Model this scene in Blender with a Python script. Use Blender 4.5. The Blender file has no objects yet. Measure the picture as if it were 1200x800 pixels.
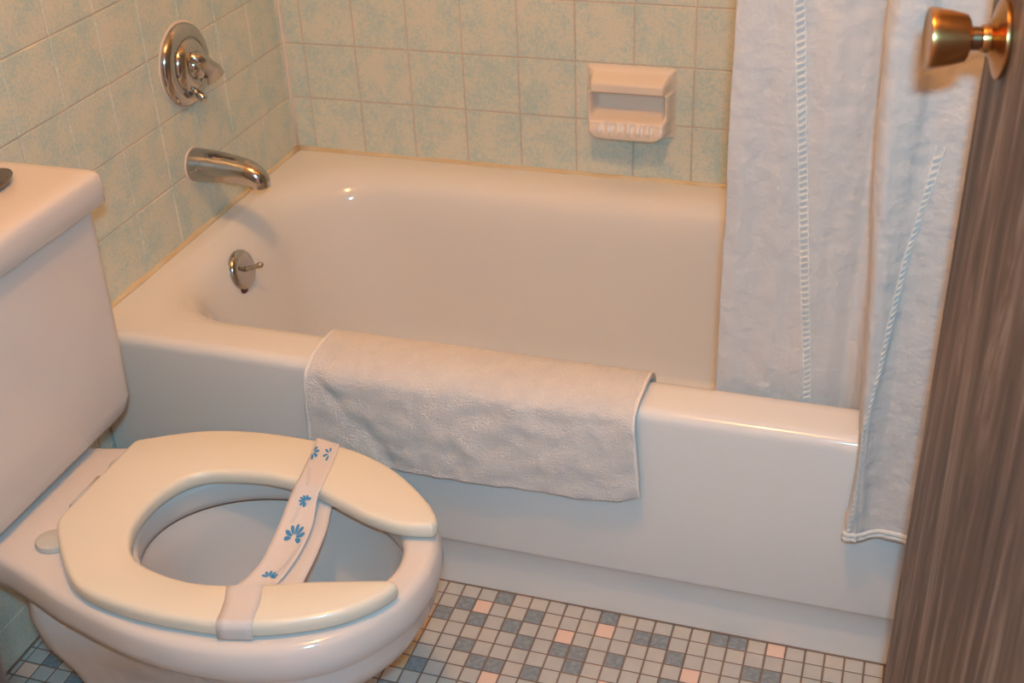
import bpy, bmesh, math, random
from mathutils import Vector, Matrix
random.seed(7)
PI = math.pi
scn = bpy.context.scene
col = scn.collection

# ------------------------------------------------------------------ materials
def mat(name, color=(.8,.8,.8), rough=.5, metal=0., coat=0., bump=None, vary=None, spec=.5, sheen=0., sub=0., trans=0.):
    """bump=(scale, strength, distance[, detail]); vary=(scale, colour2, low, high)"""
    m = bpy.data.materials.new(name); m.use_nodes = True
    nt = m.node_tree; b = nt.nodes['Principled BSDF']
    b.inputs['Base Color'].default_value = (*color, 1)
    b.inputs['Roughness'].default_value = rough
    b.inputs['Metallic'].default_value = metal
    b.inputs['Coat Weight'].default_value = coat
    b.inputs['Coat Roughness'].default_value = .08
    b.inputs['Specular IOR Level'].default_value = spec
    b.inputs['Sheen Weight'].default_value = sheen
    tc = nt.nodes.new('ShaderNodeTexCoord')
    if vary:
        n = nt.nodes.new('ShaderNodeTexNoise'); n.inputs['Scale'].default_value = vary[0]
        n.inputs['Detail'].default_value = 4
        nt.links.new(tc.outputs['Object'], n.inputs['Vector'])
        r = nt.nodes.new('ShaderNodeValToRGB')
        r.color_ramp.elements[0].position = vary[2]; r.color_ramp.elements[1].position = vary[3]
        r.color_ramp.elements[0].color = (*color, 1); r.color_ramp.elements[1].color = (*vary[1], 1)
        nt.links.new(n.outputs['Fac'], r.inputs['Fac'])
        nt.links.new(r.outputs['Color'], b.inputs['Base Color'])
    if bump:
        n = nt.nodes.new('ShaderNodeTexNoise'); n.inputs['Scale'].default_value = bump[0]
        n.inputs['Detail'].default_value = bump[3] if len(bump) > 3 else 2
        nt.links.new(tc.outputs['Object'], n.inputs['Vector'])
        bp = nt.nodes.new('ShaderNodeBump'); bp.inputs['Strength'].default_value = bump[1]
        bp.inputs['Distance'].default_value = bump[2]
        nt.links.new(n.outputs['Fac'], bp.inputs['Height'])
        nt.links.new(bp.outputs['Normal'], b.inputs['Normal'])
    if trans:
        t = nt.nodes.new('ShaderNodeBsdfTranslucent'); t.inputs['Color'].default_value = (*color, 1)
        mx = nt.nodes.new('ShaderNodeMixShader'); mx.inputs[0].default_value = trans
        out = nt.nodes['Material Output']
        nt.links.new(b.outputs[0], mx.inputs[1]); nt.links.new(t.outputs[0], mx.inputs[2])
        nt.links.new(mx.outputs[0], out.inputs[0])
    return m

M = {}
M['tub'] = mat('tub_enamel', (.80,.765,.74), .09, coat=.0)
M['china'] = mat('toilet_china', (.70,.635,.605), .1, coat=.0)
M['china_stain'] = mat('rust_line_on_china', (.24,.12,.07), .35)
M['seat'] = mat('seat_enamel', (.79,.715,.60), .3, coat=.25)
M['bumper'] = mat('grey_plastic', (.56,.54,.50), .4)
M['chrome'] = mat('chrome', (.50,.475,.455), .13, metal=1., bump=(60,.08,.002))
M['chrome_dark'] = mat('tarnished_chrome', (.30,.26,.23), .3, metal=1.)
M['rust'] = mat('rust', (.25,.07,.02), .8, vary=(120,(.10,.03,.01),.3,.7))
M['brass'] = mat('polished_brass', (.58,.31,.125), .27, metal=1.)
M['brass_dark'] = mat('aged_brass', (.30,.20,.12), .28, metal=1.)
M['grout_wall'] = mat('wall_grout', (.66,.50,.41), .85)
M['grout_floor'] = mat('floor_grout', (.27,.18,.135), .9, vary=(9,(.20,.135,.11),.35,.65))
M['caulk'] = mat('yellowed_caulk', (.66,.50,.29), .6, vary=(18,(.72,.60,.42),.35,.65))
M['caulk_white'] = mat('corner_caulk', (.78,.66,.58), .6)
M['soap'] = mat('glazed_soap_dish', (.82,.70,.60), .25, coat=.4)
M['soap_in'] = M['soap']
M['paint'] = mat('wall_paint', (.62,.56,.47), .8, bump=(60,.1,.002))
M['ceiling'] = mat('ceiling_paint', (.72,.69,.63), .9, bump=(80,.1,.002))
M['towel'] = mat('terry_cloth', (.92,.85,.81), .95, sheen=.25, bump=(420,1.,.005,3), vary=(34,(.85,.79,.765),.35,.7))
M['towel_hem'] = mat('towel_hem', (.88,.81,.77), .9, bump=(300,.6,.002))
M['curtain'] = mat('curtain_cloth', (.71,.675,.66), .85, sheen=.15, bump=(42,.6,.008,5), trans=.14)
M['lace'] = mat('curtain_lace', (.80,.76,.71), .85, bump=(260,.5,.002))
M['paper'] = mat('sanitary_paper', (.80,.72,.69), .75, trans=.15, bump=(90,.15,.002))
M['blue_ink'] = mat('blue_ink', (.055,.25,.52), .7)
M['grey_ink'] = mat('grey_ink', (.58,.56,.57), .7)
M['black'] = mat('dark_metal', (.05,.05,.055), .4, metal=.6)
M['lamp_glass'] = None

def wall_tile_mat():
    m = bpy.data.materials.new('mottled_wall_tile'); m.use_nodes = True
    nt = m.node_tree; b = nt.nodes['Principled BSDF']
    tc = nt.nodes.new('ShaderNodeTexCoord')
    def noise(s, d, dist=0.):
        n = nt.nodes.new('ShaderNodeTexNoise'); n.inputs['Scale'].default_value = s
        n.inputs['Detail'].default_value = d; n.inputs['Distortion'].default_value = dist
        nt.links.new(tc.outputs['Object'], n.inputs['Vector']); return n
    big = noise(19, 3); fine = noise(230, 6, .8)
    mul = nt.nodes.new('ShaderNodeMath'); mul.operation = 'MULTIPLY_ADD'
    mul.inputs[1].default_value = .45; nt.links.new(big.outputs['Fac'], mul.inputs[0])
    m2 = nt.nodes.new('ShaderNodeMath'); m2.operation = 'MULTIPLY'; m2.inputs[1].default_value = .6
    nt.links.new(fine.outputs['Fac'], m2.inputs[0]); nt.links.new(m2.outputs[0], mul.inputs[2])
    r = nt.nodes.new('ShaderNodeValToRGB'); e = r.color_ramp.elements
    e[0].position = .47; e[0].color = (.725,.70,.585,1)
    e[1].position = .63; e[1].color = (.50,.615,.58,1)
    nt.links.new(mul.outputs[0], r.inputs['Fac'])
    nt.links.new(r.outputs['Color'], b.inputs['Base Color'])
    b.inputs['Roughness'].default_value = .42
    bp = nt.nodes.new('ShaderNodeBump'); bp.inputs['Strength'].default_value = .12; bp.inputs['Distance'].default_value = .003
    nt.links.new(big.outputs['Fac'], bp.inputs['Height']); nt.links.new(bp.outputs['Normal'], b.inputs['Normal'])
    return m
M['tile'] = wall_tile_mat()
M['f_light'] = mat('mosaic_pale_grey', (.57,.55,.525), .45, vary=(40,(.52,.51,.495),.35,.65))
M['f_warm'] = mat('mosaic_warm_white', (.60,.56,.515), .45, vary=(40,(.56,.53,.49),.35,.65))
M['f_blue'] = mat('mosaic_blue_grey', (.225,.265,.30), .45, vary=(140,(.33,.37,.40),.42,.68))
M['f_stain'] = mat('mosaic_rust_stained', (.62,.42,.20), .5, vary=(60,(.62,.50,.34),.35,.65))
M['f_pink'] = mat('mosaic_pink', (.86,.62,.52), .45)

def wood_mat():
    m = bpy.data.materials.new('dark_wood_veneer'); m.use_nodes = True
    nt = m.node_tree; b = nt.nodes['Principled BSDF']
    tc = nt.nodes.new('ShaderNodeTexCoord'); mp = nt.nodes.new('ShaderNodeMapping')
    mp.inputs['Scale'].default_value = (10, 10, 1.0)
    nt.links.new(tc.outputs['Object'], mp.inputs['Vector'])
    n = nt.nodes.new('ShaderNodeTexNoise'); n.inputs['Scale'].default_value = 1.6; n.inputs['Detail'].default_value = 8
    n.inputs['Roughness'].default_value = .72; n.inputs['Distortion'].default_value = 2.2
    nt.links.new(mp.outputs[0], n.inputs['Vector'])
    r = nt.nodes.new('ShaderNodeValToRGB'); e = r.color_ramp.elements
    e[0].position = .30; e[0].color = (.030,.018,.013,1)
    e[1].position = .72; e[1].color = (.36,.29,.25,1)
    k = e.new(.5); k.color = (.125,.082,.064,1)
    nt.links.new(n.outputs['Fac'], r.inputs['Fac']); nt.links.new(r.outputs['Color'], b.inputs['Base Color'])
    b.inputs['Roughness'].default_value = .55
    bp = nt.nodes.new('ShaderNodeBump'); bp.inputs['Strength'].default_value = .25; bp.inputs['Distance'].default_value = .002
    nt.links.new(n.outputs['Fac'], bp.inputs['Height']); nt.links.new(bp.outputs['Normal'], b.inputs['Normal'])
    return m
M['wood'] = wood_mat()

# ------------------------------------------------------------------ helpers
def obj(name, bm, mats, parent=None, smooth=True, loc=None, recalc=True, angle=None):
    if recalc: bmesh.ops.recalc_face_normals(bm, faces=bm.faces)
    me = bpy.data.meshes.new(name); bm.to_mesh(me); bm.free()
    if not isinstance(mats, (list, tuple)): mats = [mats]
    for m in mats: me.materials.append(m)
    if smooth:
        for p in me.polygons: p.use_smooth = True
        if angle: me.set_sharp_from_angle(angle=math.radians(angle))
    o = bpy.data.objects.new(name, me); col.objects.link(o)
    if loc: o.location = loc
    if parent: o.parent = parent
    return o
def child(name, bm, mats, parent, **k):
    """vertices are given in world space; parent is unrotated, so shift by its world location"""
    w = Vector((0,0,0)); p = parent
    while p: w += p.location; p = p.parent
    bmesh.ops.translate(bm, verts=bm.verts, vec=-w)
    return obj(name, bm, mats, parent, **k)
def thing(name, label, cat, loc, group=None):
    o = bpy.data.objects.new(name, None); col.objects.link(o); o.location = loc
    o.empty_display_size = .05
    o['label'] = label; o['category'] = cat
    if group: o['group'] = group
    return o
def struct(o, label=None, cat=None):
    o['kind'] = 'structure'
    if label: o['label'] = label
    if cat: o['category'] = cat
    return o
def box(bm, a, b, mi=0):
    v = [bm.verts.new((x,y,z)) for x in (a[0],b[0]) for y in (a[1],b[1]) for z in (a[2],b[2])]
    for f in ((0,1,3,2),(4,6,7,5),(0,4,5,1),(2,3,7,6),(0,2,6,4),(1,5,7,3)):
        q = bm.faces.new([v[i] for i in f]); q.material_index = mi
def bevel(bm, w, seg=2):
    bmesh.ops.bevel(bm, geom=list(bm.edges), offset=w, segments=seg, affect='EDGES', profile=.6)
def loft(bm, loops, closed=True, cap0=False, cap1=False, mi=None):
    """loops: list of lists of points (same count); returns vert rings"""
    rings = [[bm.verts.new(p) for p in L] for L in loops]
    n = len(rings[0])
    for k in range(len(rings)-1):
        for i in range(n if closed else n-1):
            j = (i+1) % n
            f = bm.faces.new((rings[k][i], rings[k][j], rings[k+1][j], rings[k+1][i]))
            if mi: f.material_index = mi[k]
    if cap0: bm.faces.new(rings[0])
    if cap1: bm.faces.new(rings[-1])
    return rings
def frame(d):
    d = Vector(d).normalized(); u = Vector((0,0,1)) if abs(d.z) < .9 else Vector((0,1,0))
    a = d.cross(u).normalized(); b = a.cross(d).normalized(); return a, b
def lathe(bm, org, axis, prof, n=40, cap=True, mi=None):
    """prof: list of (distance along axis, radius)"""
    org = Vector(org); ax = Vector(axis).normalized(); a, b = frame(ax)
    loops = [[org + ax*t + (a*math.cos(2*PI*i/n) + b*math.sin(2*PI*i/n))*max(r,1e-5) for i in range(n)] for t, r in prof]
    loft(bm, loops, cap0=cap, cap1=cap, mi=mi)
def tube(bm, pts, rad, n=14, squash=None):
    pts = [Vector(p) for p in pts]; loops = []
    pa = None
    for i, p in enumerate(pts):
        d = (pts[min(i+1,len(pts)-1)] - pts[max(i-1,0)]).normalized()
        if pa is None: a, b = frame(d)
        else:
            a = (pa - d*pa.dot(d)).normalized(); b = a.cross(d).normalized()
        pa = a
        r = rad[i] if isinstance(rad, (list,tuple)) else rad
        sa, sb = squash[i] if squash else (1,1)
        loops.append([p + a*math.cos(2*PI*k/n)*r*sa + b*math.sin(2*PI*k/n)*r*sb for k in range(n)])
    loft(bm, loops, cap0=True, cap1=True)
def catmull(P, n=6, closed=False):
    P = [Vector(p) for p in P]; out = []; N = len(P)
    rng = range(N) if closed else range(N-1)
    for i in rng:
        g = (lambda k: P[k % N]) if closed else (lambda k: P[max(0,min(N-1,k))])
        p0,p1,p2,p3 = g(i-1),g(i),g(i+1),g(i+2)
        for k in range(n):
            t = k/n
            out.append(.5*((2*p1)+(p2-p0)*t+(2*p0-5*p1+4*p2-p3)*t*t+(3*p1-p0-3*p2+p3)*t**3))
    if not closed: out.append(P[-1].copy())
    return out
def interp(tab, x):
    if x <= tab[0][0]: return tab[0][1]
    for (a,u),(b,v) in zip(tab, tab[1:]):
        if x <= b: return u + (v-u)*(x-a)/(b-a)
    return tab[-1][1]
def sm(x): x = max(0,min(1,x)); return x*x*(3-2*x)

# ------------------------------------------------------------------ measured place
W, ZA, X0, Y0, H, Q, FX0, FY1 = .7286, .61904, .04349, .01131, .39779, .02811, .57241, .02652
P = .1095
LX = 1.525           # room width between the tub end walls
YF = -.945           # room side of the front wall (with the doorway)
CEIL = 2.62

# ------------------------------------------------------------------ floor: mosaic, tile by tile
def floor():
    bm = bmesh.new()
    v = [bm.verts.new(p) for p in ((0,YF-.12,-.0012),(LX,YF-.12,-.0012),(LX,.0,-.0012),(0,.0,-.0012))]
    bm.faces.new(v)
    v = [bm.verts.new(p) for p in ((0,YF-.12,-.05),(LX,YF-.12,-.05),(LX,.0,-.05),(0,.0,-.05))]
    bm.faces.new(v)
    D = {0:[3,9,15,16],1:[1,5,11,12],2:[0,2,4,13,17,18,24],3:[5,7,8,10],4:[2,8,13],5:[3,4,6,12],6:[0,7,15],8:[-1]}
    K = {0:[18],1:[2,9],2:[7],3:[14,20],5:[10],6:[4]}
    WARM = {0:[-1,4,5,13,14],1:[4,6],3:[2,0],4:[0,-1]}
    rnd = random.Random(3)
    g = .0011
    def tile(x0,x1,y0,y1,mi):
        x0 = max(x0,.001); x1 = min(x1,LX-.001)
        if x1-x0 < .006 or y1-y0 < .004: return
        e = .0011; dz = rnd.uniform(-.0002,.0002)
        lo = [bm.verts.new(p) for p in ((x0,y0,-.0014),(x1,y0,-.0014),(x1,y1,-.0014),(x0,y1,-.0014))]
        hi = [bm.verts.new(p) for p in ((x0+e,y0+e,dz),(x1-e,y0+e,dz),(x1-e,y1-e,dz),(x0+e,y1-e,dz))]
        f = bm.faces.new(hi); f.material_index = mi
        for i in range(4):
            f = bm.faces.new((lo[i],lo[(i+1)%4],hi[(i+1)%4],hi[i])); f.material_index = mi
    for j in range(0, 39):
        y1 = 0 if j == 0 else -FY1-(j-1)*Q
        y0 = -FY1-j*Q
        for i in range(-21, 35):
            x0 = FX0+i*Q; x1 = x0+Q
            known = (j <= 3 and -1 <= i <= 22) or (j <= 6 and 0 <= i <= 10)
            if (j,i) in ((4,-1),(5,-1),(3,-1),(6,-1)): mi = 5
            elif i in D.get(j, []): mi = 3
            elif i in K.get(j, []): mi = 4
            elif i in WARM.get(j, []): mi = 2
            elif known: mi = 1 if rnd.random() < .75 else 2
            else:
                r = rnd.random(); mi = 3 if r < .17 else 4 if r < .21 else 2 if r < .4 else 1
            tile(x0+g, x1-g, y0+g, y1-g, mi)
    o = obj('floor', bm, [M['grout_floor'],M['f_light'],M['f_warm'],M['f_blue'],M['f_pink'],M['f_stain']], smooth=False, recalc=False)
    for p in o.data.polygons: pass
    return struct(o)
floor()

# ------------------------------------------------------------------ tiled walls
def tiled_wall(name, org, du, nrm, u0, u1, uoff, z0, z1, back):
    """org + du*u + z ; tiles on a grid u = uoff + i*P, z = ZA - j*P"""
    bm = bmesh.new(); org = Vector(org); du = Vector(du); nrm = Vector(nrm)
    def pt(u,z,d): return org + du*u + Vector((0,0,z)) + nrm*d
    def quad(a,b,c,d,mi=0):
        f = bm.faces.new([bm.verts.new(p) for p in (a,b,c,d)]); f.material_index = mi
    quad(pt(u0,0,-.0018),pt(u1,0,-.0018),pt(u1,CEIL,-.0018),pt(u0,CEIL,-.0018))
    for s in (-.1,):   # the wall's body behind the tiles
        A = [pt(u0,0,s),pt(u1,0,s),pt(u1,CEIL,s),pt(u0,CEIL,s)]
        B = [pt(u0,0,-.0018),pt(u1,0,-.0018),pt(u1,CEIL,-.0018),pt(u0,CEIL,-.0018)]
        quad(*A)
        for i in range(4): quad(A[i],A[(i+1)%4],B[(i+1)%4],B[i])
    g = .0008; e = .0012
    i0 = math.floor((u0-uoff)/P); i1 = math.ceil((u1-uoff)/P)
    j0 = math.floor((z0-ZA)/P); j1 = math.ceil((z1-ZA)/P)
    for i in range(i0, i1):
        for j in range(j0, j1):
            a,b = max(u0,uoff+i*P)+g, min(u1,uoff+(i+1)*P)-g
            c,d = max(z0,ZA+j*P)+g, min(z1,ZA+(j+1)*P)-g
            if b-a < .006 or d-c < .006: continue
            t = [random.uniform(-.0004,.0004) for _ in range(3)]
            lo = [bm.verts.new(pt(u,z,-.002)) for u,z in ((a,c),(b,c),(b,d),(a,d))]
            hi = [bm.verts.new(pt(u,z,t[0]+ (t[1] if k in (1,2) else 0) + (t[2] if k > 1 else 0)))
                  for k,(u,z) in enumerate(((a+e,c+e),(b-e,c+e),(b-e,d-e),(a+e,d-e)))]
            bm.faces.new(hi).material_index = 1
            for k in range(4): bm.faces.new((lo[k],lo[(k+1)%4],hi[(k+1)%4],hi[k])).material_index = 1
    return struct(obj(name, bm, [M['grout_wall'], M['tile']], smooth=False))
tiled_wall('wall_back', (0,W,0), (1,0,0), (0,-1,0), 0, LX, X0, 0, 1.9, .1)
tiled_wall('wall_left', (0,0,0), (0,-1,0), (1,0,0), -W, 1.1, -W+Y0, 0, 1.9, .1)
tiled_wall('wall_right', (LX,0,0), (0,-1,0), (-1,0,0), -W, 1.1, -W+Y0, 0, 1.9, .1)

XJ = .667; XH = 1.343
bm = bmesh.new()
box(bm, (-.1,YF-.12,0), (XJ-.022,YF,CEIL)); box(bm, (XH+.022,YF-.12,0), (LX+.1,YF,CEIL)); box(bm, (XJ-.022,YF-.12,2.05), (XH+.022,YF,CEIL))
struct(obj('wall_front', bm, M['paint'], smooth=False))
bm = bmesh.new(); box(bm, (-.1,YF-.12,CEIL), (LX+.1,W+.1,CEIL+.08)); struct(obj('ceiling', bm, M['ceiling'], smooth=False))
# door lining and casing
bm = bmesh.new()
box(bm, (XJ-.022,YF-.12,0), (XJ,YF,2.03)); box(bm, (XH,YF-.12,0), (XH+.022,YF,2.03)); box(bm, (XJ-.022,YF-.12,2.03), (XH+.022,YF,2.05))
struct(obj('trim_1', bm, M['wood'], smooth=False))
bm = bmesh.new()
box(bm, (XJ-.07,YF,0), (XJ-.007,YF+.014,2.037)); box(bm, (XJ-.07,YF,2.037), (XH+.07,YF+.014,2.10))
bevel(bm, .002, 1)
struct(obj('trim_2', bm, M['wood'], smooth=False))

# sealant strips: structure
bm = bmesh.new()
def strip(bm, pts, r, nz=7):
    tube(bm, pts, r, n=8)
rr = random.Random(5)
strip(bm, [(x, W-.001, H+.001+rr.uniform(-.001,.001)) for x in [i*.04+.002 for i in range(39)]], [.0055+rr.uniform(-.001,.001) for _ in range(39)])
strip(bm, [(.001, .005+i*.04, H+.001+rr.uniform(-.001,.001)) for i in range(19)], [.0060+rr.uniform(-.001,.001) for _ in range(19)])
struct(obj('trim_3', bm, M['caulk']))
bm = bmesh.new()
strip(bm, [(.001, W-.001, H+.004+i*.1) for i in range(15)], .0042)
struct(obj('trim_4', bm, M['caulk_white']))

bm = bmesh.new()
tube(bm, [(x*.05+.002, -.0006, .0004) for x in range(31)], .0017, n=6)
tube(bm, [(.0008, -.002-.05*k, .0004) for k in range(19)], .0024, n=6)
struct(obj('trim_5', bm, M['grout_floor']))
# ------------------------------------------------------------------ bathtub
def rrect(x0,x1,y0,y1,r,z,n=16):
    """rounded rectangle, counter-clockwise, 4*(n+1)+sides points; corner centres fixed"""
    pts = []
    r = min(r,(x1-x0)/2-.001,(y1-y0)/2-.001)
    cs = [(x0+r,y0+r,PI),(x1-r,y0+r,1.5*PI),(x1-r,y1-r,0),(x0+r,y1-r,.5*PI)]
    for k,(cx,cy,a) in enumerate(cs):
        for i in range(n+1):
            t = a + .5*PI*i/n; pts.append((cx+r*math.cos(t), cy+r*math.sin(t), z))
        nx = cs[(k+1)%4]; b = nx[2]
        ex,ey = nx[0]+r*math.cos(b), nx[1]+r*math.sin(b); sx,sy = pts[-1][0],pts[-1][1]
        for i in range(1,12): pts.append((sx+(ex-sx)*i/12, sy+(ey-sy)*i/12, z))
    return pts
tub = thing('bathtub', 'white enamelled alcove bathtub set between the tiled walls', 'bathtub', (LX/2, 0, 0))
TX0, TX1, TY1 = .0025, LX-.003, W-.0035
bm = bmesh.new()
L = []
for z,yf,r in ((0,0.0,.004),(.05,0.0,.004),(.093,.001,.004),(.0965,-.002,.004),(.099,-.0125,.004),(.102,-.0160,.004),(.108,-.0175,.004),
               (.24,-.0185,.004),(.378,-.020,.004)):
    L.append(rrect(TX0,TX1,yf,TY1,r,z))
R = .017
for k in range(1,8):
    a = .5*PI*k/7
    L.append(rrect(TX0,TX1,-.020+R*(1-math.cos(a)),TY1,.004,H-R+R*math.sin(a)))
L.append(rrect(TX0+.01,TX1-.01,.012,TY1-.012,.02,H+.0002))
L.append(rrect(.022,LX-.045,.040,W-.030,.11,H+.0004))
L.append(rrect(.030,LX-.05,.047,W-.040,.13,H-.0002))
L.append(rrect(.036,LX-.055,.053,W-.050,.15,H-.0014))
ins = [(.044,.060,.064,.3945),(.051,.066,.073,.3905),(.059,.072,.082,.385),(.067,.077,.090,.377),(.075,.081,.097,.366),(.082,.085,.103,.352),
       (.090,.090,.108,.32),(.101,.096,.114,.26),(.111,.102,.120,.20),(.120,.108,.125,.14),(.126,.112,.129,.09),(.132,.118,.134,.055),(.155,.14,.155,.040),(.21,.18,.19,.038),(.3,.25,.24,.036)]
for dx,dy,dy2,z in ins:
    L.append(rrect(dx-.006,LX-.06-dx*1.0-.0-max(0,(.398-z))*.35,dy,W-dy2+.006,.165,z))
rings = loft(bm, L)
bm.faces.new(rings[-1])
child('tub_shell', bm, M['tub'], tub, angle=50)
# overflow plate on the sloping end
n = Vector((.97,0,.24)).normalized(); c = Vector((.0815,.322,.338))
op = bmesh.new()
lathe(op, c-n*.004, n, [(0,.0355),(.004,.0362),(.008,.0355),(.0105,.032),(.0115,.020),(.0125,.006),(.0125,0)], n=40)
ov = child('overflow_plate', op, M['chrome'], tub, angle=60); ov['label'] = 'chrome overflow plate with trip lever'
lv = bmesh.new(); b0 = c+n*.006
tube(lv, [b0+n*.0, b0+n*.008, b0+n*.018+Vector((0,.004,0)), b0+n*.030+Vector((0,.009,.001)), b0+n*.034+Vector((0,.010,.001))], [.0055,.0045,.0042,.0055,.003])
child('trip_lever', lv, M['chrome'], ov)
rs = bmesh.new()
lathe(rs, c-n*.001+Vector((.003,-.006,-.0325)), n, [(0,.010),(.0035,.009),(.004,.004),(.004,0)], n=16)
for v in rs.verts: v.co.y = (v.co.y-c.y)*1.5+c.y
child('rust_spot', rs, M['rust'], ov)

# ------------------------------------------------------------------ tub spout
sp = thing('bath_spout', 'chrome tub spout on the left tiled wall above the tub rim', 'spout', (0,.356,.519))
S = Vector((0,.356,.519))
pts = [(0,0,0),(.004,0,0),(.018,0,.0002),(.045,0,.0),(.070,0,-.0015),(.092,0,-.004),(.108,0,-.0075),(.119,0,-.0135),(.124,0,-.021),(.125,0,-.029)]
rad = [.0290,.0297,.0293,.0275,.0257,.0240,.0228,.0212,.0198,.0188]
bm = bmesh.new()
loops = []
dirs = [(1,0,0)]*5+[(1,0,-.15),(1,0,-.4),(.75,0,-.75),(.25,0,-1),(0,0,-1)]
for p,r,d in zip(catmull(pts,3), [interp([(i/9,x) for i,x in enumerate(rad)], k/27) for k in range(28)], [None]*28):
    loops.append((p,r))
LL = []
for k,(p,r) in enumerate(loops):
    t = k/27*9; i = min(8,int(t)); f = t-i
    d = (Vector(dirs[i])*(1-f)+Vector(dirs[i+1])*f).normalized()
    a = Vector((0,1,0)); b = d.cross(a).normalized()
    LL.append([S+p+a*math.cos(2*PI*q/24)*r*.96+b*math.sin(2*PI*q/24)*r for q in range(24)])
# close the mouth with a recessed face
end = LL[-1]; cc = sum((Vector(e) for e in end), Vector())/24
LL.append([cc+(Vector(e)-cc)*.82 for e in end]); LL.append([cc+(Vector(e)-cc)*.80+Vector((0,0,.012)) for e in end])
rg = loft(bm, LL, cap0=True); bm.faces.new(rg[-1])
child('spout_body', bm, M['chrome'], sp, angle=50)
bm = bmesh.new(); lathe(bm, S+Vector((0,0,0)), (1,0,0), [(0,.0315),(.0015,.0312),(.002,.028),(.002,0)], n=32)
o = child('wall_seal', bm, M['caulk_white'], sp); o['label'] = 'pale sealant ring'
bm = bmesh.new()
tube(bm, [S+Vector((.0012,.024*math.cos(a)-0,-.0285*math.sin(a))) for a in [PI*.3+i*.1 for i in range(12)]], [.001]+[.0022]*10+[.001], n=8)
child('rust_spot', bm, M['rust'], sp)

# ------------------------------------------------------------------ valve
V = Vector((0,.378,.6915))
va = thing('shower_valve', 'round chrome shower valve with curved lever on the left wall', 'valve', (0,V.y,V.z))
bm = bmesh.new(); lathe(bm, V, (1,0,0), [(0,.0735),(.0015,.0735),(.002,.069),(.002,0)], n=48); child('wall_seal', bm, M['caulk_white'], va)
bm = bmesh.new()
lathe(bm, V, (1,0,0), [(0,.070),(.003,.0705),(.008,.0692),(.0125,.064),(.0145,.056),(.0150,.048),(.0135,.0465),(.0135,.045),(.018,.0435),(.0225,.038),(.0255,.028),(.0262,.018),(.0262,0)], n=56)
# stretch slightly in height like the photographed plate
child('escutcheon', bm, M['chrome'], va, angle=40)
bm = bmesh.new()
lathe(bm, V+Vector((.02,0,.0)), (1,0,0), [(0,.024),(.008,.0235),(.013,.0215),(.018,.017),(.020,.010),(.0205,0)], n=32)
hub = child('handle_hub', bm, M['chrome'], va, angle=50)
bm = bmesh.new()
path = catmull([V+Vector(p) for p in ((.026,-.016,.020),(.036,-.006,.012),(.043,.006,.0),(.043,.019,-.012),(.039,.031,-.024),(.034,.040,-.036))], 4)
rads = [interp([(0,.008),(.2,.0145),(.45,.012),(.75,.0165),(1,.0195)], k/20) for k in range(21)]
sq = [(interp([(0,1),(.25,.85),(.5,.5),(1,.20)], k/20), 1) for k in range(21)]
tube(bm, path, rads, n=20, squash=sq)
child('lever', bm, M['chrome'], va, angle=60)
bm = bmesh.new()
dv = V+Vector((.013,-.004,-.040))
lathe(bm, dv, (.75,0,-.65), [(0,.0080),(.004,.0080),(.006,.0055),(.012,.0055),(.014,.0072),(.026,.0075),(.028,.0055),(.0282,0)], n=20)
child('diverter', bm, M['chrome'], va, angle=50)
for dy,dz in ((-.037,.034),(.036,-.036)):
    bm = bmesh.new(); lathe(bm, V+Vector((.012,dy*.8,dz*.8)), (1,0,0), [(0,.004),(.0125,.004),(.0135,.0025),(.0135,0)], n=14)
    child('screw', bm, M['chrome_dark'], va, angle=50)

# ------------------------------------------------------------------ soap dish (height field with thickness against the wall)
sd = thing('soap_dish', 'glazed ceramic soap dish with a recess on the back wall', 'soap dish', (.697,W,.485))
bm = bmesh.new()
NU, NV = 72, 84
sx0, sx1, sz0, sz1 = .613, .779, .484, .617
def dish(u, v):
    """u 0..1 left-right, v 0..1 bottom-top -> protrusion"""
    eu = min(u,1-u); 
    plate = .0085*sm(eu/.05)*sm(v/.04)*sm((1-v)/.04)
    side = sm((eu-.03)/.075)
    # upper hood
    hood = (.040*sm((.985-v)/.17) if v > .70 else .040)
    # lower tray
    wb = sm((eu-.02-.14*sm((.16-v)/.16))/.07)
    tray = .050 if v > .10 else .050*math.sqrt(max(0,1-((.10-v)/.10)**2))
    rib = 0
    if .12 < v < .34 and .18 < u < .82:
        rib = .0022*math.sin((u-.18)/.64*PI*2*6)*sm((.34-v)/.05)*sm((v-.12)/.05)
    if v > .70: d = hood*side
    elif v > .67: d = .040+(.003-.040)*sm((.70-v)/.03)
    elif v > .42: d = .003
    elif v > .30: d = .003+.041*sm((.42-v)/.12)
    else: d = (.044+.006*sm((.30-v)/.14)+rib) if v > .10 else tray
    if v <= .70:
        rim = .038*(1-.25*(1-sm((v-.0)/.3)))
        if v > .30:
            w = sm((eu-.075)/.06)          # opening between the side cheeks
            edge = rim*sm((eu-.015)/.05)
            d = edge*(1-w)+d*w
        else:
            d = d*wb
    return max(d, plate) if not (.28 < v < .70 and eu > .08) else max(d,.002)
grid = []
for j in range(NV+1):
    row = []
    v = j/NV
    for i in range(NU+1):
        u = i/NU
        row.append(bm.verts.new((sx0+(sx1-sx0)*u, W-dish(u,v), sz0+(sz1-sz0)*v)))
    grid.append(row)
for j in range(NV):
    for i in range(NU):
        bm.faces.new((grid[j][i],grid[j][i+1],grid[j+1][i+1],grid[j+1][i]))
for _ in range(3): bmesh.ops.smooth_vert(bm, verts=[v for r in grid[1:-1] for v in r[1:-1]], factor=.5, use_axis_x=True, use_axis_y=True, use_axis_z=True)
child('dish_body', bm, M['soap'], sd)

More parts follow.
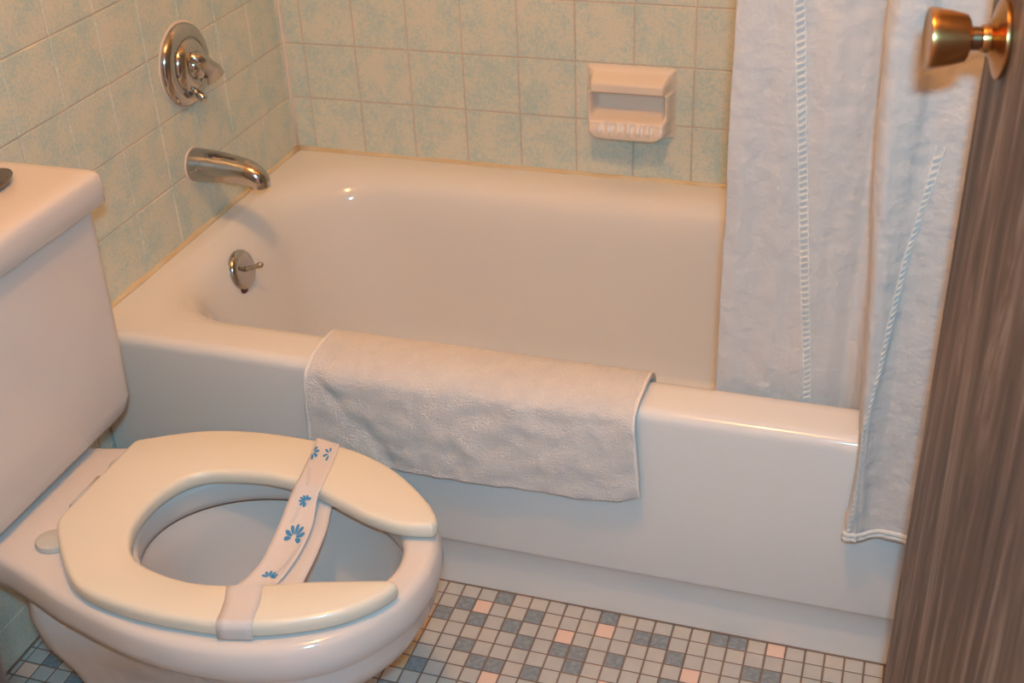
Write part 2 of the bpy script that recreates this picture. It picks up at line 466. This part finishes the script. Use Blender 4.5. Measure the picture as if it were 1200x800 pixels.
# ------------------------------------------------------------------ toilet
TC = -.381
to = thing('toilet', 'white close-coupled toilet with its cream open-front seat down', 'toilet', (.35,TC,0))
wt = [(.02,.105),(.10,.108),(.16,.113),(.208,.121),(.258,.137),(.305,.154),(.345,.165),(.39,.176),(.428,.183),(.483,.187),(.54,.183),(.58,.174),(.62,.158),(.655,.134),(.68,.105),(.700,.072),(.712,.040),(.7165,0)]
sc = catmull([(x,w,0) for x,w in wt], 4)
half = [(p.x, max(0,p.y)) for p in sc]
def outline(z, inset=0., xs=1., xoff=0., wfun=None):
    pts = []
    for x,w in half:
        pts.append((x,w))
    full = [(x,-w) for x,w in half] + [(x,w) for x,w in half[::-1][1:]]
    w0 = half[0][1]; full += [(half[0][0], w0*(1-2*k/12)) for k in range(1,12)]
    out = []
    for k,(x,w) in enumerate(full):
        out.append([x,w])
    if inset:
        N = len(out); res = []
        for k in range(N):
            a = Vector(out[(k-1)%N]); b = Vector(out[(k+1)%N]); t = (b-a).normalized()
            nrm = Vector((-t.y, t.x))
            res.append([out[k][0]+nrm.x*inset, out[k][1]+nrm.y*inset])
        out = res
    return [Vector((x, TC+w, z)) for x,w in out]
def morph(z, xa, xb, wmax, blend):
    """pedestal section: the rim's own plan narrowing into a rounded capsule xa..xb of half-width wmax"""
    base = outline(z); res = []
    for p in base:
        t = (p.x-.02)/(.7165-.02); w = p.y-TC
        x2 = xa+(xb-xa)*t
        e = min(1, math.sqrt(max(0,1-((max(0,t-.62))/.38)**2)))
        e2 = min(1, math.sqrt(max(0,1-((max(0,.10-t))/.10)**2))*.6+.4)
        ref = interp(wt, p.x)
        s = 0 if ref < 1e-6 else max(-1,min(1,w/ref))
        w1 = s*ref*.93*e2
        w2 = s*wmax*e*e2
        res.append(Vector((x2, TC+w1*(1-blend)+w2*blend, z)))
    return res
bm = bmesh.new()
L = []
ri = .012
for z,xa,xb,wm,bl in ((.0,.225,.56,.112,1),(.015,.225,.56,.112,1),(.022,.235,.55,.104,1),(.09,.245,.535,.098,1),(.15,.245,.555,.100,1),(.20,.225,.605,.108,.96),
                      (.245,.20,.66,.125,.75),(.285,.19,.695,.148,.42),(.318,.185,.711,.166,.15)):
    L.append(morph(z,xa,xb,wm,bl))
def flange(z, ins_front, ins_back):
    out = outline(z)
    N = len(out); res = []
    for k,p in enumerate(out):
        a = out[(k-1)%N]; b = out[(k+1)%N]; t = (b-a).normalized(); nrm = Vector((-t.y,t.x,0))
        i = ins_back+(ins_front-ins_back)*sm((p.x-.40)/.16)
        res.append(p+nrm*i)
    return res
L.append(flange(.332,.006,.020)); L.append(flange(.337,.003,.005)); L.append(flange(.343,.0005,.000)); L.append(flange(.355,-.003,-.002))
L.append(flange(.368,-.001,.0)); 
for k in range(1,6):
    a = .5*PI*k/5
    L.append(flange(.372+.014*math.sin(a), .014*(1-math.cos(a)), .012*(1-math.cos(a))))
# top face to the bowl opening, which is an oval
def opening(cx, ax_f, ax_b, b, z, n):
    pts = []
    base = outline(z)
    for k,p in enumerate(base):
        # angle from the opening's centre
        d = Vector((p.x-cx, p.y-TC)); 
        t = k/(len(base)-1)
        pts.append(d)
    res = []
    for d in pts:
        a = math.atan2(d.y/b, d.x/(ax_f if d.x > 0 else ax_b))
        A = ax_f if math.cos(a) > 0 else ax_b
        res.append(Vector((cx+A*math.cos(a), TC+b*math.sin(a), z)))
    return res
top = .3862
nO = len(L)
L.append(opening(.50,.186,.172,.128,L[-1][0].z,0)); nr = len(L)
prof = [(.181,.166,.1235,top-.001,0),(.177,.162,.120,top-.004,0),(.1755,.161,.1185,top-.010,0),(.176,.162,.119,.356,0),(.1775,.163,.1205,.3475,0),
        (.1785,.164,.1215,.3468,1),(.1785,.164,.1215,.3442,0),(.174,.160,.119,.330,0),(.166,.154,.113,.30,0),(.150,.140,.102,.26,0),(.125,.120,.086,.215,0),(.095,.095,.066,.18,0),(.065,.065,.045,.158,0),(.03,.03,.02,.15,0)]
for a1,a2,b,z,_ in prof: L.append(opening(.50-.10*sm((.33-z)/.2)*.6,a1,a2,b,z,0))
mi = [0]*(nr-1)+[0]+[0]*(len(prof)-1)
for k,pf in enumerate(prof):
    if pf[4]: mi[nr-1+k+1-0] = 1
rg = loft(bm, L[:nO], cap0=True); rg2 = loft(bm, L[nO:], mi=mi[nO:])
def ring_edges(r): return [bm.edges.get((r[i], r[(i+1)%len(r)])) for i in range(len(r))]
bmesh.ops.triangle_fill(bm, use_beauty=True, edges=ring_edges(rg[-1])+ring_edges(rg2[0]))
bm.faces.new(rg2[-1])
child('bowl', bm, [M['china'], M['china_stain']], to, angle=70)
# water in the bowl
bm = bmesh.new()
lathe(bm, (.45,TC,.160), (0,0,1), [(0,.0),(.004,.058),(.0045,0)], n=32, cap=False)
mw = mat('bowl_water', (.50,.50,.48), .03); 
child('water', bm, mw, to)

# tank: tapered body with rounded vertical corners
TXF, TYH = .203, .213
def tank_loop(xf, yh, r, z, x0=.012):
    return [Vector(p)+Vector((0,0,0)) for p in rrect(x0,xf,TC-yh,TC+yh,r,z,n=8)]
bm = bmesh.new()
L = []
for z,xf,yh,r in ((.3895,.150,.150,.03),(.392,.180,.172,.035),(.398,.193,.186,.035),(.408,.199,.199,.032),(.425,.2015,.2055,.03),(.50,.2025,.2075,.028),(.60,.2035,.2085,.026),(.704,.2045,.2095,.025)):
    L.append(tank_loop(xf,yh,r,z))
rg = loft(bm, L, cap0=True, cap1=True)
child('tank', bm, M['china'], to, angle=60)
bm = bmesh.new()
L = []
for z,xf,yh,r in ((.7045,.212,.214,.012),(.708,.216,.2185,.012),(.737,.2165,.2195,.012),(.744,.2150,.218,.012),(.7485,.2115,.2145,.011),(.7505,.206,.209,.01),(.7515,.195,.198,.009)):
    L.append(tank_loop(xf,yh,r,z,.008))
loft(bm, L, cap0=True, cap1=True)
child('tank_lid', bm, M['china'], to, angle=60)

# seat: open-front ring traced as an outline at its real size
so = [(.256,-.270),(.275,-.257),(.293,-.246),(.334,-.226),(.381,-.2135),(.435,-.208),(.487,-.208),(.535,-.212),(.573,-.222),(.613,-.239),(.649,-.263),(.680,-.289),(.697,-.308),(.705,-.322),
      (.7035,-.3315),(.696,-.335),(.663,-.341),(.623,-.335),(.578,-.319),(.540,-.304),(.502,-.296),(.457,-.294),(.416,-.301),(.384,-.312),(.363,-.333),(.351,-.365),(.349,-.403),(.357,-.437),(.372,-.463),(.392,-.479),(.418,-.488),(.455,-.494),(.488,-.493),(.530,-.484),(.566,-.472),(.599,-.459),(.648,-.444),(.683,-.4335),
      (.696,-.4335),(.701,-.440),(.693,-.457),(.681,-.474),(.652,-.501),(.609,-.525),(.569,-.540),(.525,-.549),(.467,-.553),(.418,-.551),(.371,-.544),(.336,-.530),(.305,-.503),(.279,-.475),(.257,-.447),(.2525,-.430),(.2525,-.405),(.2525,-.37),(.2525,-.33),(.253,-.29)]
poly = catmull([(x,y,0) for x,y in so], 4, closed=True)
N = len(poly)
def inset_poly(poly, d):
    N = len(poly); res = []
    for k in range(N):
        t = (poly[(k+1)%N]-poly[(k-1)%N]).normalized(); res.append(poly[k]+Vector((t.y,-t.x,0))*d)
    return res
# orientation test
area = sum(poly[k].x*poly[(k+1)%N].y-poly[(k+1)%N].x*poly[k].y for k in range(N))
sg = 1 if area < 0 else -1
bm = bmesh.new()
ZB, ZT = .3895, .4115
L = []
for d,z in ((.004,ZB),(.0015,ZB+.002),(.0,ZB+.006),(.0,ZT-.0075),(.0012,ZT-.0040),(.0035,ZT-.0015),(.007,ZT-.0003)):
    L.append([Vector((p.x,p.y,z)) for p in inset_poly(poly, sg*d)])
rg = loft(bm, L)
def fill(ring):
    es = [bm.edges.get((ring[i],ring[(i+1)%N])) for i in range(N)]
    bmesh.ops.triangle_fill(bm, use_beauty=True, edges=es)
fill(rg[0]); fill(rg[-1])
seat = child('seat', bm, M['seat'], to, angle=45)
seat['label'] = 'cream open-front seat'
for hy in (-.459,-.303):
    bm = bmesh.new()
    lathe(bm, (.2555,hy,.3865), (0,0,1), [(0,.021),(.004,.0215),(.0075,.020),(.009,.015),(.009,0)], n=28)
    for v in bm.verts:
        if v.co.x > .2555: v.co.x = .2555+(v.co.x-.2555)*1.0
        v.co.y = hy+(v.co.y-hy)*.9
    child('hinge_cover', bm, M['bumper'], seat, angle=50)
bm = bmesh.new(); tube(bm, [(.245,-.40,.3945),(.245,-.34,.3945)], .006, n=12); 
child('hinge_bar', bm, M['bumper'], seat)
for bx,by in ((.62,-.31),(.60,-.50),(.36,-.26),(.40,-.53)):
    bm = bmesh.new(); box(bm, (bx-.012,by-.005,.3862), (bx+.012,by+.005,.3899)); bevel(bm,.001,1)
    child('bumper', bm, M['bumper'], seat, smooth=False)

# small grey dish on the tank lid at the picture's edge
gd = thing('small_dish', 'small dull grey oval dish lying on the toilet tank lid', 'dish', (.115,-.256,.7516))
bm = bmesh.new()
lathe(bm, (.115,-.256,.7516), (0,0,1), [(0,.030),(.003,.036),(.010,.042),(.0115,.041),(.0105,.038),(.005,.031),(.0045,0)], n=36)
for v in bm.verts: v.co.x = .115+(v.co.x-.115)*.6
child('dish_bowl', bm, M['chrome_dark'], gd)

# ------------------------------------------------------------------ paper sanitary band round the seat
pb = thing('sanitary_band', 'white paper sanitary band with blue flowers looped round the toilet seat', 'paper band', (.5,-.40,ZT))
ST = ZT+.0012
lf = [(.4925,-.2045,.400),(.4925,-.2065,ST-.002),(.4930,-.211,ST),(.4987,-.2377,ST),(.5050,-.275,ST),(.5070,-.291,ST-.001),(.5060,-.2990,ST-.004),(.5060,-.312,.403),(.5070,-.3303,.398),(.5105,-.3536,.393),(.5135,-.3847,.388),(.5168,-.4213,.385),(.5128,-.4458,.384),(.5075,-.4664,.385),(.503,-.486,.386)]
rt = [(.5270,-.2095,.400),(.5270,-.2115,ST-.002),(.5285,-.2165,ST),(.5345,-.2417,ST),(.5415,-.2823,ST),(.5440,-.3010,ST-.001),(.5425,-.3085,ST-.004),(.5435,-.318,.403),(.5470,-.332,.398),(.5522,-.3520,.393),(.5562,-.3891,.388),(.5552,-.4263,.385),(.5532,-.4423,.384),(.5509,-.4589,.385),(.547,-.478,.386)]
cl = catmull(lf, 5); cr = catmull(rt, 5); NB = len(cl)-1
def bandpt(u, v, off=0.):
    t = max(0,min(1,v))*NB; i = min(NB-1,int(t)); f = t-i
    a = cl[i].lerp(cl[i+1],f); b = cr[i].lerp(cr[i+1],f)
    p = a.lerp(b,u)
    p = p+Vector((0,0,-.0035*math.sin(PI*u)*sm((v-.5)/.2)))
    return p+Vector((0,0,off))
bm = bmesh.new(); NBu = 8
g = [[bm.verts.new(bandpt(i/NBu,k/NB)) for i in range(NBu+1)] for k in range(NB+1)]
for k in range(NB):
    for i in range(NBu): bm.faces.new((g[k][i],g[k][i+1],g[k+1][i+1],g[k+1][i]))
pr_ = child('printed_strip', bm, M['paper'], pb); pr_.modifiers.new('s','SOLIDIFY').thickness = .0004
# under layer
ul = [(.515,-.24,.3880),(.515,-.27,.3875),(.518,-.30,.386),(.525,-.34,.381),(.530,-.39,.378),(.533,-.43,.377),(.534,-.46,.379),(.530,-.50,.385)]
ur = [(.5535,-.245,.3880),(.5535,-.27,.3878),(.556,-.305,.386),(.5663,-.343,.383),(.5744,-.3916,.381),(.5787,-.4304,.381),(.5816,-.4512,.382),(.579,-.485,.386)]
a = catmull(ul,5); b = catmull(ur,5)
bm = bmesh.new(); g = [[bm.verts.new(p.lerp(q,i/4)) for i in range(5)] for p,q in zip(a,b)]
for k in range(len(g)-1):
    for i in range(4): bm.faces.new((g[k][i],g[k][i+1],g[k+1][i+1],g[k+1][i]))
child('under_strip', bm, M['paper'], pb).modifiers.new('s','SOLIDIFY').thickness = .0004
# near wrap over the seat's near side
wl = [(.520,-.484,.386),(.519,-.4895,.402),(.5185,-.492,ST-.001),(.518,-.496,ST),(.526,-.515,ST),(.532,-.538,ST),(.5335,-.546,ST-.0005),(.5338,-.5505,ST-.006),(.5338,-.5515,.400),(.5335,-.5505,.389)]
wr = [(.558,-.472,.386),(.5575,-.4775,.402),(.5570,-.480,ST-.001),(.557,-.484,ST),(.565,-.504,ST),(.571,-.530,ST),(.5725,-.5365,ST-.0005),(.5728,-.5410,ST-.006),(.5728,-.5420,.400),(.5725,-.5410,.389)]
a = catmull(wl,4); b = catmull(wr,4)
bm = bmesh.new(); g = [[bm.verts.new(p.lerp(q,i/4)) for i in range(5)] for p,q in zip(a,b)]
for k in range(len(g)-1):
    for i in range(4): bm.faces.new((g[k][i],g[k][i+1],g[k+1][i+1],g[k+1][i]))
child('wrap_strip', bm, M['paper'], pb).modifiers.new('s','SOLIDIFY').thickness = .0004
# printed flowers: petal fans, width-wise u, length-wise v
BW, BL = .041, .29
def petal(bm, u, v, ang, r0, r1, w):
    """ang: 0 = +u direction, 90 = towards the start of the band; radii in metres"""
    cu, cv = math.cos(ang), math.sin(ang)
    pts = []
    n = 14
    for k in range(n):
        t = 2*PI*k/n
        l = (r0+r1)/2+(r1-r0)/2*math.cos(t); s = w/2*math.sin(t)*(.55+.45*(l-r0)/(r1-r0)*1.3)
        du, dv = cu*l-cv*s, cv*l+cu*s
        uu = u+du/BW; vv = v-dv/BL
        if uu < .01: uu = .01
        if uu > .99: uu = .99
        pts.append(bandpt(uu, vv, .0007))
    vs = [bm.verts.new(p) for p in pts]
    try: bm.faces.new(vs)
    except ValueError: pass
def flower(u, v, a0, a1, n, R=.0105):
    bm = bmesh.new()
    for k in range(n):
        an = math.radians(a0+(a1-a0)*k/(n-1)); petal(bm, u, v, an, R*.20, R*(1 if 0 < k < n-1 else .85), R*.36)
    o = child('flower', bm, M['blue_ink'], pb, smooth=False)
    o['label'] = 'blue printed flower'
flower(.66,.525,70,250,7,.0128)
flower(.56,.685,-15,195,7,.0132)
flower(.55,.835,10,170,6,.0118)
flower(.05,.215,-60,60,4,.0112)
flower(.74,.205,100,260,4,.0105)
for (u0,v0,u1,v1,c) in ((.16,.27,.40,.40,.10),(.25,.27,.46,.41,.10),(.40,.56,.30,.64,.05),(.48,.55,.36,.64,.05),(.80,.72,.62,.80,.06),(.88,.70,.70,.80,.06),(.62,.06,.80,.16,.05),(.9,.03,.86,.16,.04)):
    bm = bmesh.new(); pv = None
    for k in range(13):
        t = k/12; u = u0+(u1-u0)*t+c*math.sin(PI*t)*.6; v = v0+(v1-v0)*t
        cur = [bm.verts.new(bandpt(u-.012,v,.0007)), bm.verts.new(bandpt(u+.012,v,.0007))]
        if pv: bm.faces.new((pv[0],pv[1],cur[1],cur[0]))
        pv = cur
    o = child('printed_stroke', bm, M['grey_ink'], pb, smooth=False); o['label'] = 'faint grey printed stroke'

# ------------------------------------------------------------------ towel over the tub rim
tw = thing('bath_towel', 'folded white terry bath mat draped over the front tub rim', 'towel', (.637,0,H))
from mathutils import noise as mn
prof = [(.1100,.270),(.1030,.31),(.0970,.345),(.0880,.375),(.0720,.398),(.0540,.4060),(.035,.4085),(.015,.4085),(-.003,.4060),(-.018,.4000),(-.0275,.389),(-.0310,.372),(-.0320,.345),(-.0325,.31),(-.0330,.28),(-.0335,.250),(-.0335,.236)]
prof = catmull([(y,z,0) for y,z in prof], 5)
# arc-length
def towel_mesh(x0, x1, nx=170, off=0., thick=None):
    bm = bmesh.new(); rows = []
    M_ = len(prof)-1
    for k,pp in enumerate(prof):
        t = k/M_
        row = []
        for i in range(nx+1):
            u = i/nx; x = x0+(x1-x0)*u
            gu = (x-.385)/(.885-.385)
            # right end hangs less far than the left; edges lean a little
            front = sm((t-.55)/.45)
            y, z = pp.x, pp.y
            if t > .55: y -= .0025*sm((t-.55)/.1)
            z += front*(.034*gu-.012+.005*math.sin(gu*5.0)+.012*sm((gu-.86)/.14)**2)
            xx = x+(.003*math.sin(t*5)) - .008*front*(1-gu) *0
            xx += (-.004*front*(1-gu)+.013*front*gu)
            b = 0
            if t > .42:
                f2 = sm((t-.45)/.15)
                b = f2*(.005*mn.noise(Vector((x*9,z*11,1.3)))+.0035*mn.noise(Vector((x*22,z*24,4.))))+.003*f2
                # a diagonal soft crease near the left end
                dcr = (x-.40)-(.40-z)*.75
                b -= f2*.0035*math.exp(-(dcr/.018)**2)*sm((gu)/.05)
            b += .0012*mn.noise(Vector((x*75,z*75,y*75)))+.0008*mn.noise(Vector((x*190,z*190,y*190)))
            if t > .42: b += sm((t-.45)/.15)*.0028*mn.noise(Vector((x*40,z*40,7.)))
            ny = -1 if t > .5 else 0
            row.append(bm.verts.new((xx, y-b-off*(1 if t > .55 else 0), z+(off if .3 < t < .62 else 0))))
        rows.append(row)
    for k in range(M_):
        for i in range(nx): bm.faces.new((rows[k][i],rows[k][i+1],rows[k+1][i+1],rows[k+1][i]))
    return bm
TWX0, TWX1 = .388, .879
o = child('terry_cloth', towel_mesh(TWX0, TWX1), M['towel'], tw)
s = o.modifiers.new('s','SOLIDIFY'); s.thickness = .007; s.offset = 0
for a,b in ((TWX0-.0006,TWX0+.0036),(TWX1-.0036,TWX1+.0006)):
    o = child('side_hem', towel_mesh(a,b,nx=3,off=.0004), M['towel_hem'], tw)
    s = o.modifiers.new('s','SOLIDIFY'); s.thickness = .0076; s.offset = 0

# ------------------------------------------------------------------ shower curtain
cu = thing('shower_curtain', 'white cloth shower curtain with lace bands gathered at the right end', 'curtain', (1.25,.0,1.93))
def plan(z):
    """plan path of the cloth at height z (list of x,y), inner panel first"""
    k = sm((.95-z)/.6)
    up = sm((z-1.0)/.8)
    b = .006*sm((.36-z)/.1)
    P_ = [(.966,.103),(.984,.099),(1.01,.104),(1.035,.100),(1.06,.104),(1.085,.099),(1.105,.103),(1.124,.108),(1.140,.115),(1.153,.110),(1.160,.094),
          (1.158+.010*k,.065),(1.150+.018*k,.03),(1.146+.024*k-b,-.008),(1.146+.027*k-b,-.034),(1.154+.021*k-b,-.047),(1.168+.012*k,-.050),(1.186,-.047),(1.20,-.041),(1.215,-.043),(1.24,-.052),(1.265,-.058),(1.29,-.050),
          (1.31,-.038),(1.33,-.046),(1.355,-.060),(1.38,-.052),(1.40,-.036),(1.425,-.044),(1.45,-.058),(1.475,-.050),(1.495,-.038)]
    return [(x+(0 if y > .05 else 0), y*(1-up)+ (.03+ (y-.02)*.35)*up) for x,y in P_]
NS = 31*6
def cloth(z):
    pp = catmull([(x,y,0) for x,y in plan(z)], 6)
    return pp
def zb(s):
    """bottom of the cloth along the path (0..1)"""
    i = s*31
    if i < 10.2: return .33
    if i < 14.2: return .33+(.412-.33)*sm((i-10.2)/.7) if i < 12.0 else .412-(.412-.2525)*sm((i-13.5)/.7)
    return .2525+.018*sm((i-13.8)/7)+.003*math.sin((i-13.8)*1.25)
zs_n = 90
ZTOP = 1.93
bm = bmesh.new(); rows = []
for k in range(zs_n+1):
    t = (k/zs_n)
    row = []
    for q in range(NS+1):
        s = q/NS; z0 = zb(s); z = z0+(ZTOP-z0)*(t**1.35)
        p = cloth_cache[round(z,3)] if False else None
        row.append((s,z))
    rows.append(row)
from functools import lru_cache
@lru_cache(maxsize=None)
def cl_c(zi): return cloth(zi/500)
def cpt(s, z, off=0.):
    pp = cl_c(int(round(z*500))); t = s*NS; i = min(NS-1,int(t)); f = t-i
    p = pp[i].lerp(pp[i+1],f); d = (pp[i+1]-pp[i]).normalized(); n = Vector((d.y,-d.x,0))
    w = .0026*mn.noise(Vector((s*16,z*7,0)))+.0018*mn.noise(Vector((s*45+z*9,z*22,3)))+.0006*mn.noise(Vector((s*110-z*14,z*48,8)))
    return Vector((p.x,p.y,z))+n*(w+off)
V_ = [[bm.verts.new(cpt(s,z)) for s,z in row] for row in rows]
for k in range(zs_n):
    for q in range(NS): bm.faces.new((V_[k][q],V_[k][q+1],V_[k+1][q+1],V_[k+1][q]))
o = child('cloth', bm, M['curtain'], cu); s = o.modifiers.new('s','SOLIDIFY'); s.thickness = .0009; s.offset = 0
def s_at(x, z, lo, hi):
    best = None
    for k in range(200):
        s = lo+(hi-lo)*k/199; e = abs(cpt(s,z).x-x)
        if best is None or e < best[0]: best = (e,s)
    return best[1]
def lace(xfun, z0, z1, lo, hi, wid=.0082, slant=.35):
    bm = bmesh.new(); dz = .0036
    nz = int((z1-z0)/dz); up = None
    prm = []
    for k in range(nz+1):
        z = z0+k*dz; s = s_at(xfun(z), z, lo, hi); prm.append((s,z))
    # metres per s near there
    def at(k, w, off):
        k = max(0,min(nz,k)); i = int(k); f = k-i; j = min(nz,i+1)
        s = prm[i][0]*(1-f)+prm[j][0]*f; z = prm[i][1]*(1-f)+prm[j][1]*f
        return cpt(s+w*.85, z, off)
    th = .0016
    def bar(fn, n):
        r = [[bm.verts.new(fn(t/n, e, o)) for e,o in ((-1,.0004),(-1,th),(1,th),(1,.0004))] for t in range(n+1)]
        for a,b in zip(r,r[1:]):
            for i in range(4): bm.faces.new((a[i],a[(i+1)%4],b[(i+1)%4],b[i]))
        bm.faces.new(r[0]); bm.faces.new(r[-1])
    for side in (-1,1):
        bar(lambda t,e,o: at(t*nz, side*wid+e*.0011, o), nz)
    k = 1
    while k < nz-2:
        bar(lambda t,e,o: at(k+e*.38+(t-.5)*2*slant*2.0, (t*2-1)*wid, o*(1+.7*math.sin(PI*t))+.0004), 4)
        k += 2.4
    return bm
xin = lambda z: interp([(.30,1.098),(.422,1.091),(.603,1.072),(.777,1.055),(.934,1.040),(1.9,.985)], z)
xout = lambda z: interp([(.27,1.1715),(.284,1.172),(.409,1.1735),(.527,1.184),(.67,1.196),(.789,1.2135),(.9,1.224),(1.9,1.24)], z)
o = child('lace_band', lace(xin,.375,1.25,0,.30), M['lace'], cu, smooth=False); o['label'] = 'lace band on the fold inside the tub'
o = child('lace_band', lace(xout,.275,.82,.50,.80), M['lace'], cu, smooth=False); o['label'] = 'lace band running down to the outer hem'
# hem along the bottom of the outer panel
bm = bmesh.new(); r = []
h0, h1 = 14.0/31, 1
for k in range(91):
    s = h0+(h1-h0)*k/90; z = zb(s)
    r.append([bm.verts.new(cpt(s,z+dz,o_)) for dz,o_ in ((-.0008,-.0016),(-.0008,.0019),(.0055,.0023),(.0065,.0012),(.0075,.0023),(.0135,.0021),(.0145,-.0016))])
for a,b in zip(r,r[1:]):
    for i in range(7): bm.faces.new((a[i],a[(i+1)%7],b[(i+1)%7],b[i]))
bm.faces.new(r[0]); bm.faces.new(r[-1])
child('hem', bm, M['lace'], cu)
# rod and rings
rod = thing('curtain_rod', 'chrome curtain rod above the tub', 'curtain rod', (LX/2,.03,1.97))
bm = bmesh.new(); lathe(bm, (.0,.03,1.97), (1,0,0), [(0,.0125),(LX,.0125)], n=20); child('rod', bm, M['chrome'], rod)
for x,d in ((0,1),(LX,-1)):
    bm = bmesh.new(); lathe(bm, (x,.03,1.97), (d,0,0), [(0,.03),(.006,.03),(.012,.018),(.02,.0165),(.02,0)], n=24); child('flange', bm, M['chrome'], rod)

# ------------------------------------------------------------------ door and knob
E0 = Vector((1.2335,-.290,0)); dd = Vector((.157,-.9876,0)).normalized(); nn = Vector((-dd.y*-1,0,0))
nn = Vector((dd.y, -dd.x, 0)).normalized()      # normal towards the toilet side (-x)
if nn.x > 0: nn = -nn
DL = .662
bm = bmesh.new()
def dpt(a, h, n): return E0+dd*a+nn*n+Vector((0,0,h))
v = [bm.verts.new(dpt(a,h,n)) for a in (0,DL) for n in (0,-.035) for h in (.012,2.02)]
for f in ((0,1,3,2),(4,6,7,5),(0,4,5,1),(2,3,7,6),(0,2,6,4),(1,5,7,3)): bm.faces.new([v[i] for i in f])
bevel(bm,.0012,1)
door = obj('door_1', bm, M['wood'], smooth=False); struct(door)
KZ = 1.0346
K0 = dpt(.058, KZ, 0)
bm = bmesh.new(); lathe(bm, K0, nn, [(0,.0310),(.0015,.0320),(.004,.0315),(.0065,.025),(.009,.0165),(.0115,.0145),(.012,0)], n=40)
ros = child('knob_rosette', bm, M['brass'], door, angle=50)
bm = bmesh.new()
lathe(bm, K0+nn*.008, nn, [(0,.0110),(.005,.0115),(.009,.0108),(.0105,.0090),(.0165,.0092),(.0175,.0115),(.0190,.0155),(.0210,.0186),(.032,.0217),(.044,.0240),(.0485,.0246),(.0500,.0242),(.0505,.0232),(.0496,.020),(.0490,0)], n=48)
child('door_knob', bm, M['brass'], door, angle=40)
bm = bmesh.new(); lathe(bm, K0+nn*.0185, nn, [(0,.0094),(.0062,.0095),(.0062,0)], n=32)
child('knob_neck', bm, M['brass_dark'], door, angle=40)
for hz in (.25,1.75):
    bm = bmesh.new(); lathe(bm, dpt(DL+.004,hz,.004), (0,0,1), [(0,.006),(.09,.006)], n=12); child('hinge', bm, M['brass_dark'], door)

# ------------------------------------------------------------------ light
def area(name, loc, target, size, power, color, shape='DISK', sy=None):
    l = bpy.data.lights.new(name,'AREA'); l.shape = shape; l.size = size; l.energy = power; l.color = color
    if sy: l.size_y = sy
    o = bpy.data.objects.new(name, l); col.objects.link(o); o.location = loc
    o.rotation_euler = (Vector(target)-Vector(loc)).to_track_quat('-Z','Y').to_euler(); return o
WARM = (1.0,.49,.14)
l = bpy.data.lights.new('ceiling_bulb','POINT'); l.energy = 39; l.color = WARM; l.shadow_soft_size = .022
o = bpy.data.objects.new('ceiling_bulb', l); col.objects.link(o); o.location = (.88,-.74,2.52)
l = bpy.data.lights.new('camera_flash','AREA'); l.shape='RECTANGLE'; l.size=.05; l.size_y=.03; l.energy=14.4; l.color=(.25,.72,1.0)
o = bpy.data.objects.new('camera_flash', l); col.objects.link(o); o.location = (1.198,-1.40,1.452)
o.rotation_euler = (Vector((.75,.1,.35))-Vector(o.location)).to_track_quat('-Z','Y').to_euler()
w = bpy.data.worlds.new('hall'); scn.world = w; w.use_nodes = True
w.node_tree.nodes['Background'].inputs[0].default_value = (1,.50,.34,1); w.node_tree.nodes['Background'].inputs[1].default_value = .65

# ------------------------------------------------------------------ camera
cx,cy,cz,yaw,pi_,ro,f = 1.17733,-1.3768,1.35212,-.3352,.54482,-.04708,1446.65
F = Vector((math.sin(yaw)*math.cos(pi_), math.cos(yaw)*math.cos(pi_), -math.sin(pi_)))
Rv = Vector((math.cos(yaw),-math.sin(yaw),0)); U = Rv.cross(F)
R2 = Rv*math.cos(ro)+U*math.sin(ro); U2 = R2.cross(F)
cd = bpy.data.cameras.new('camera'); cam = bpy.data.objects.new('camera', cd); col.objects.link(cam)
m = Matrix((R2,U2,-F)).transposed().to_4x4(); m.translation = (cx,cy,cz); cam.matrix_world = m
cd.sensor_width = 36; cd.lens = f/1200*36; cd.clip_start = .01
cd.dof.use_dof = True; cd.dof.focus_distance = 1.62; cd.dof.aperture_fstop = 8
scn.camera = cam
scn.view_settings.view_transform = 'Standard'; scn.view_settings.look = 'None'
scn.view_settings.gamma = 1; scn.view_settings.exposure = .05; scn.view_settings.use_curve_mapping = False
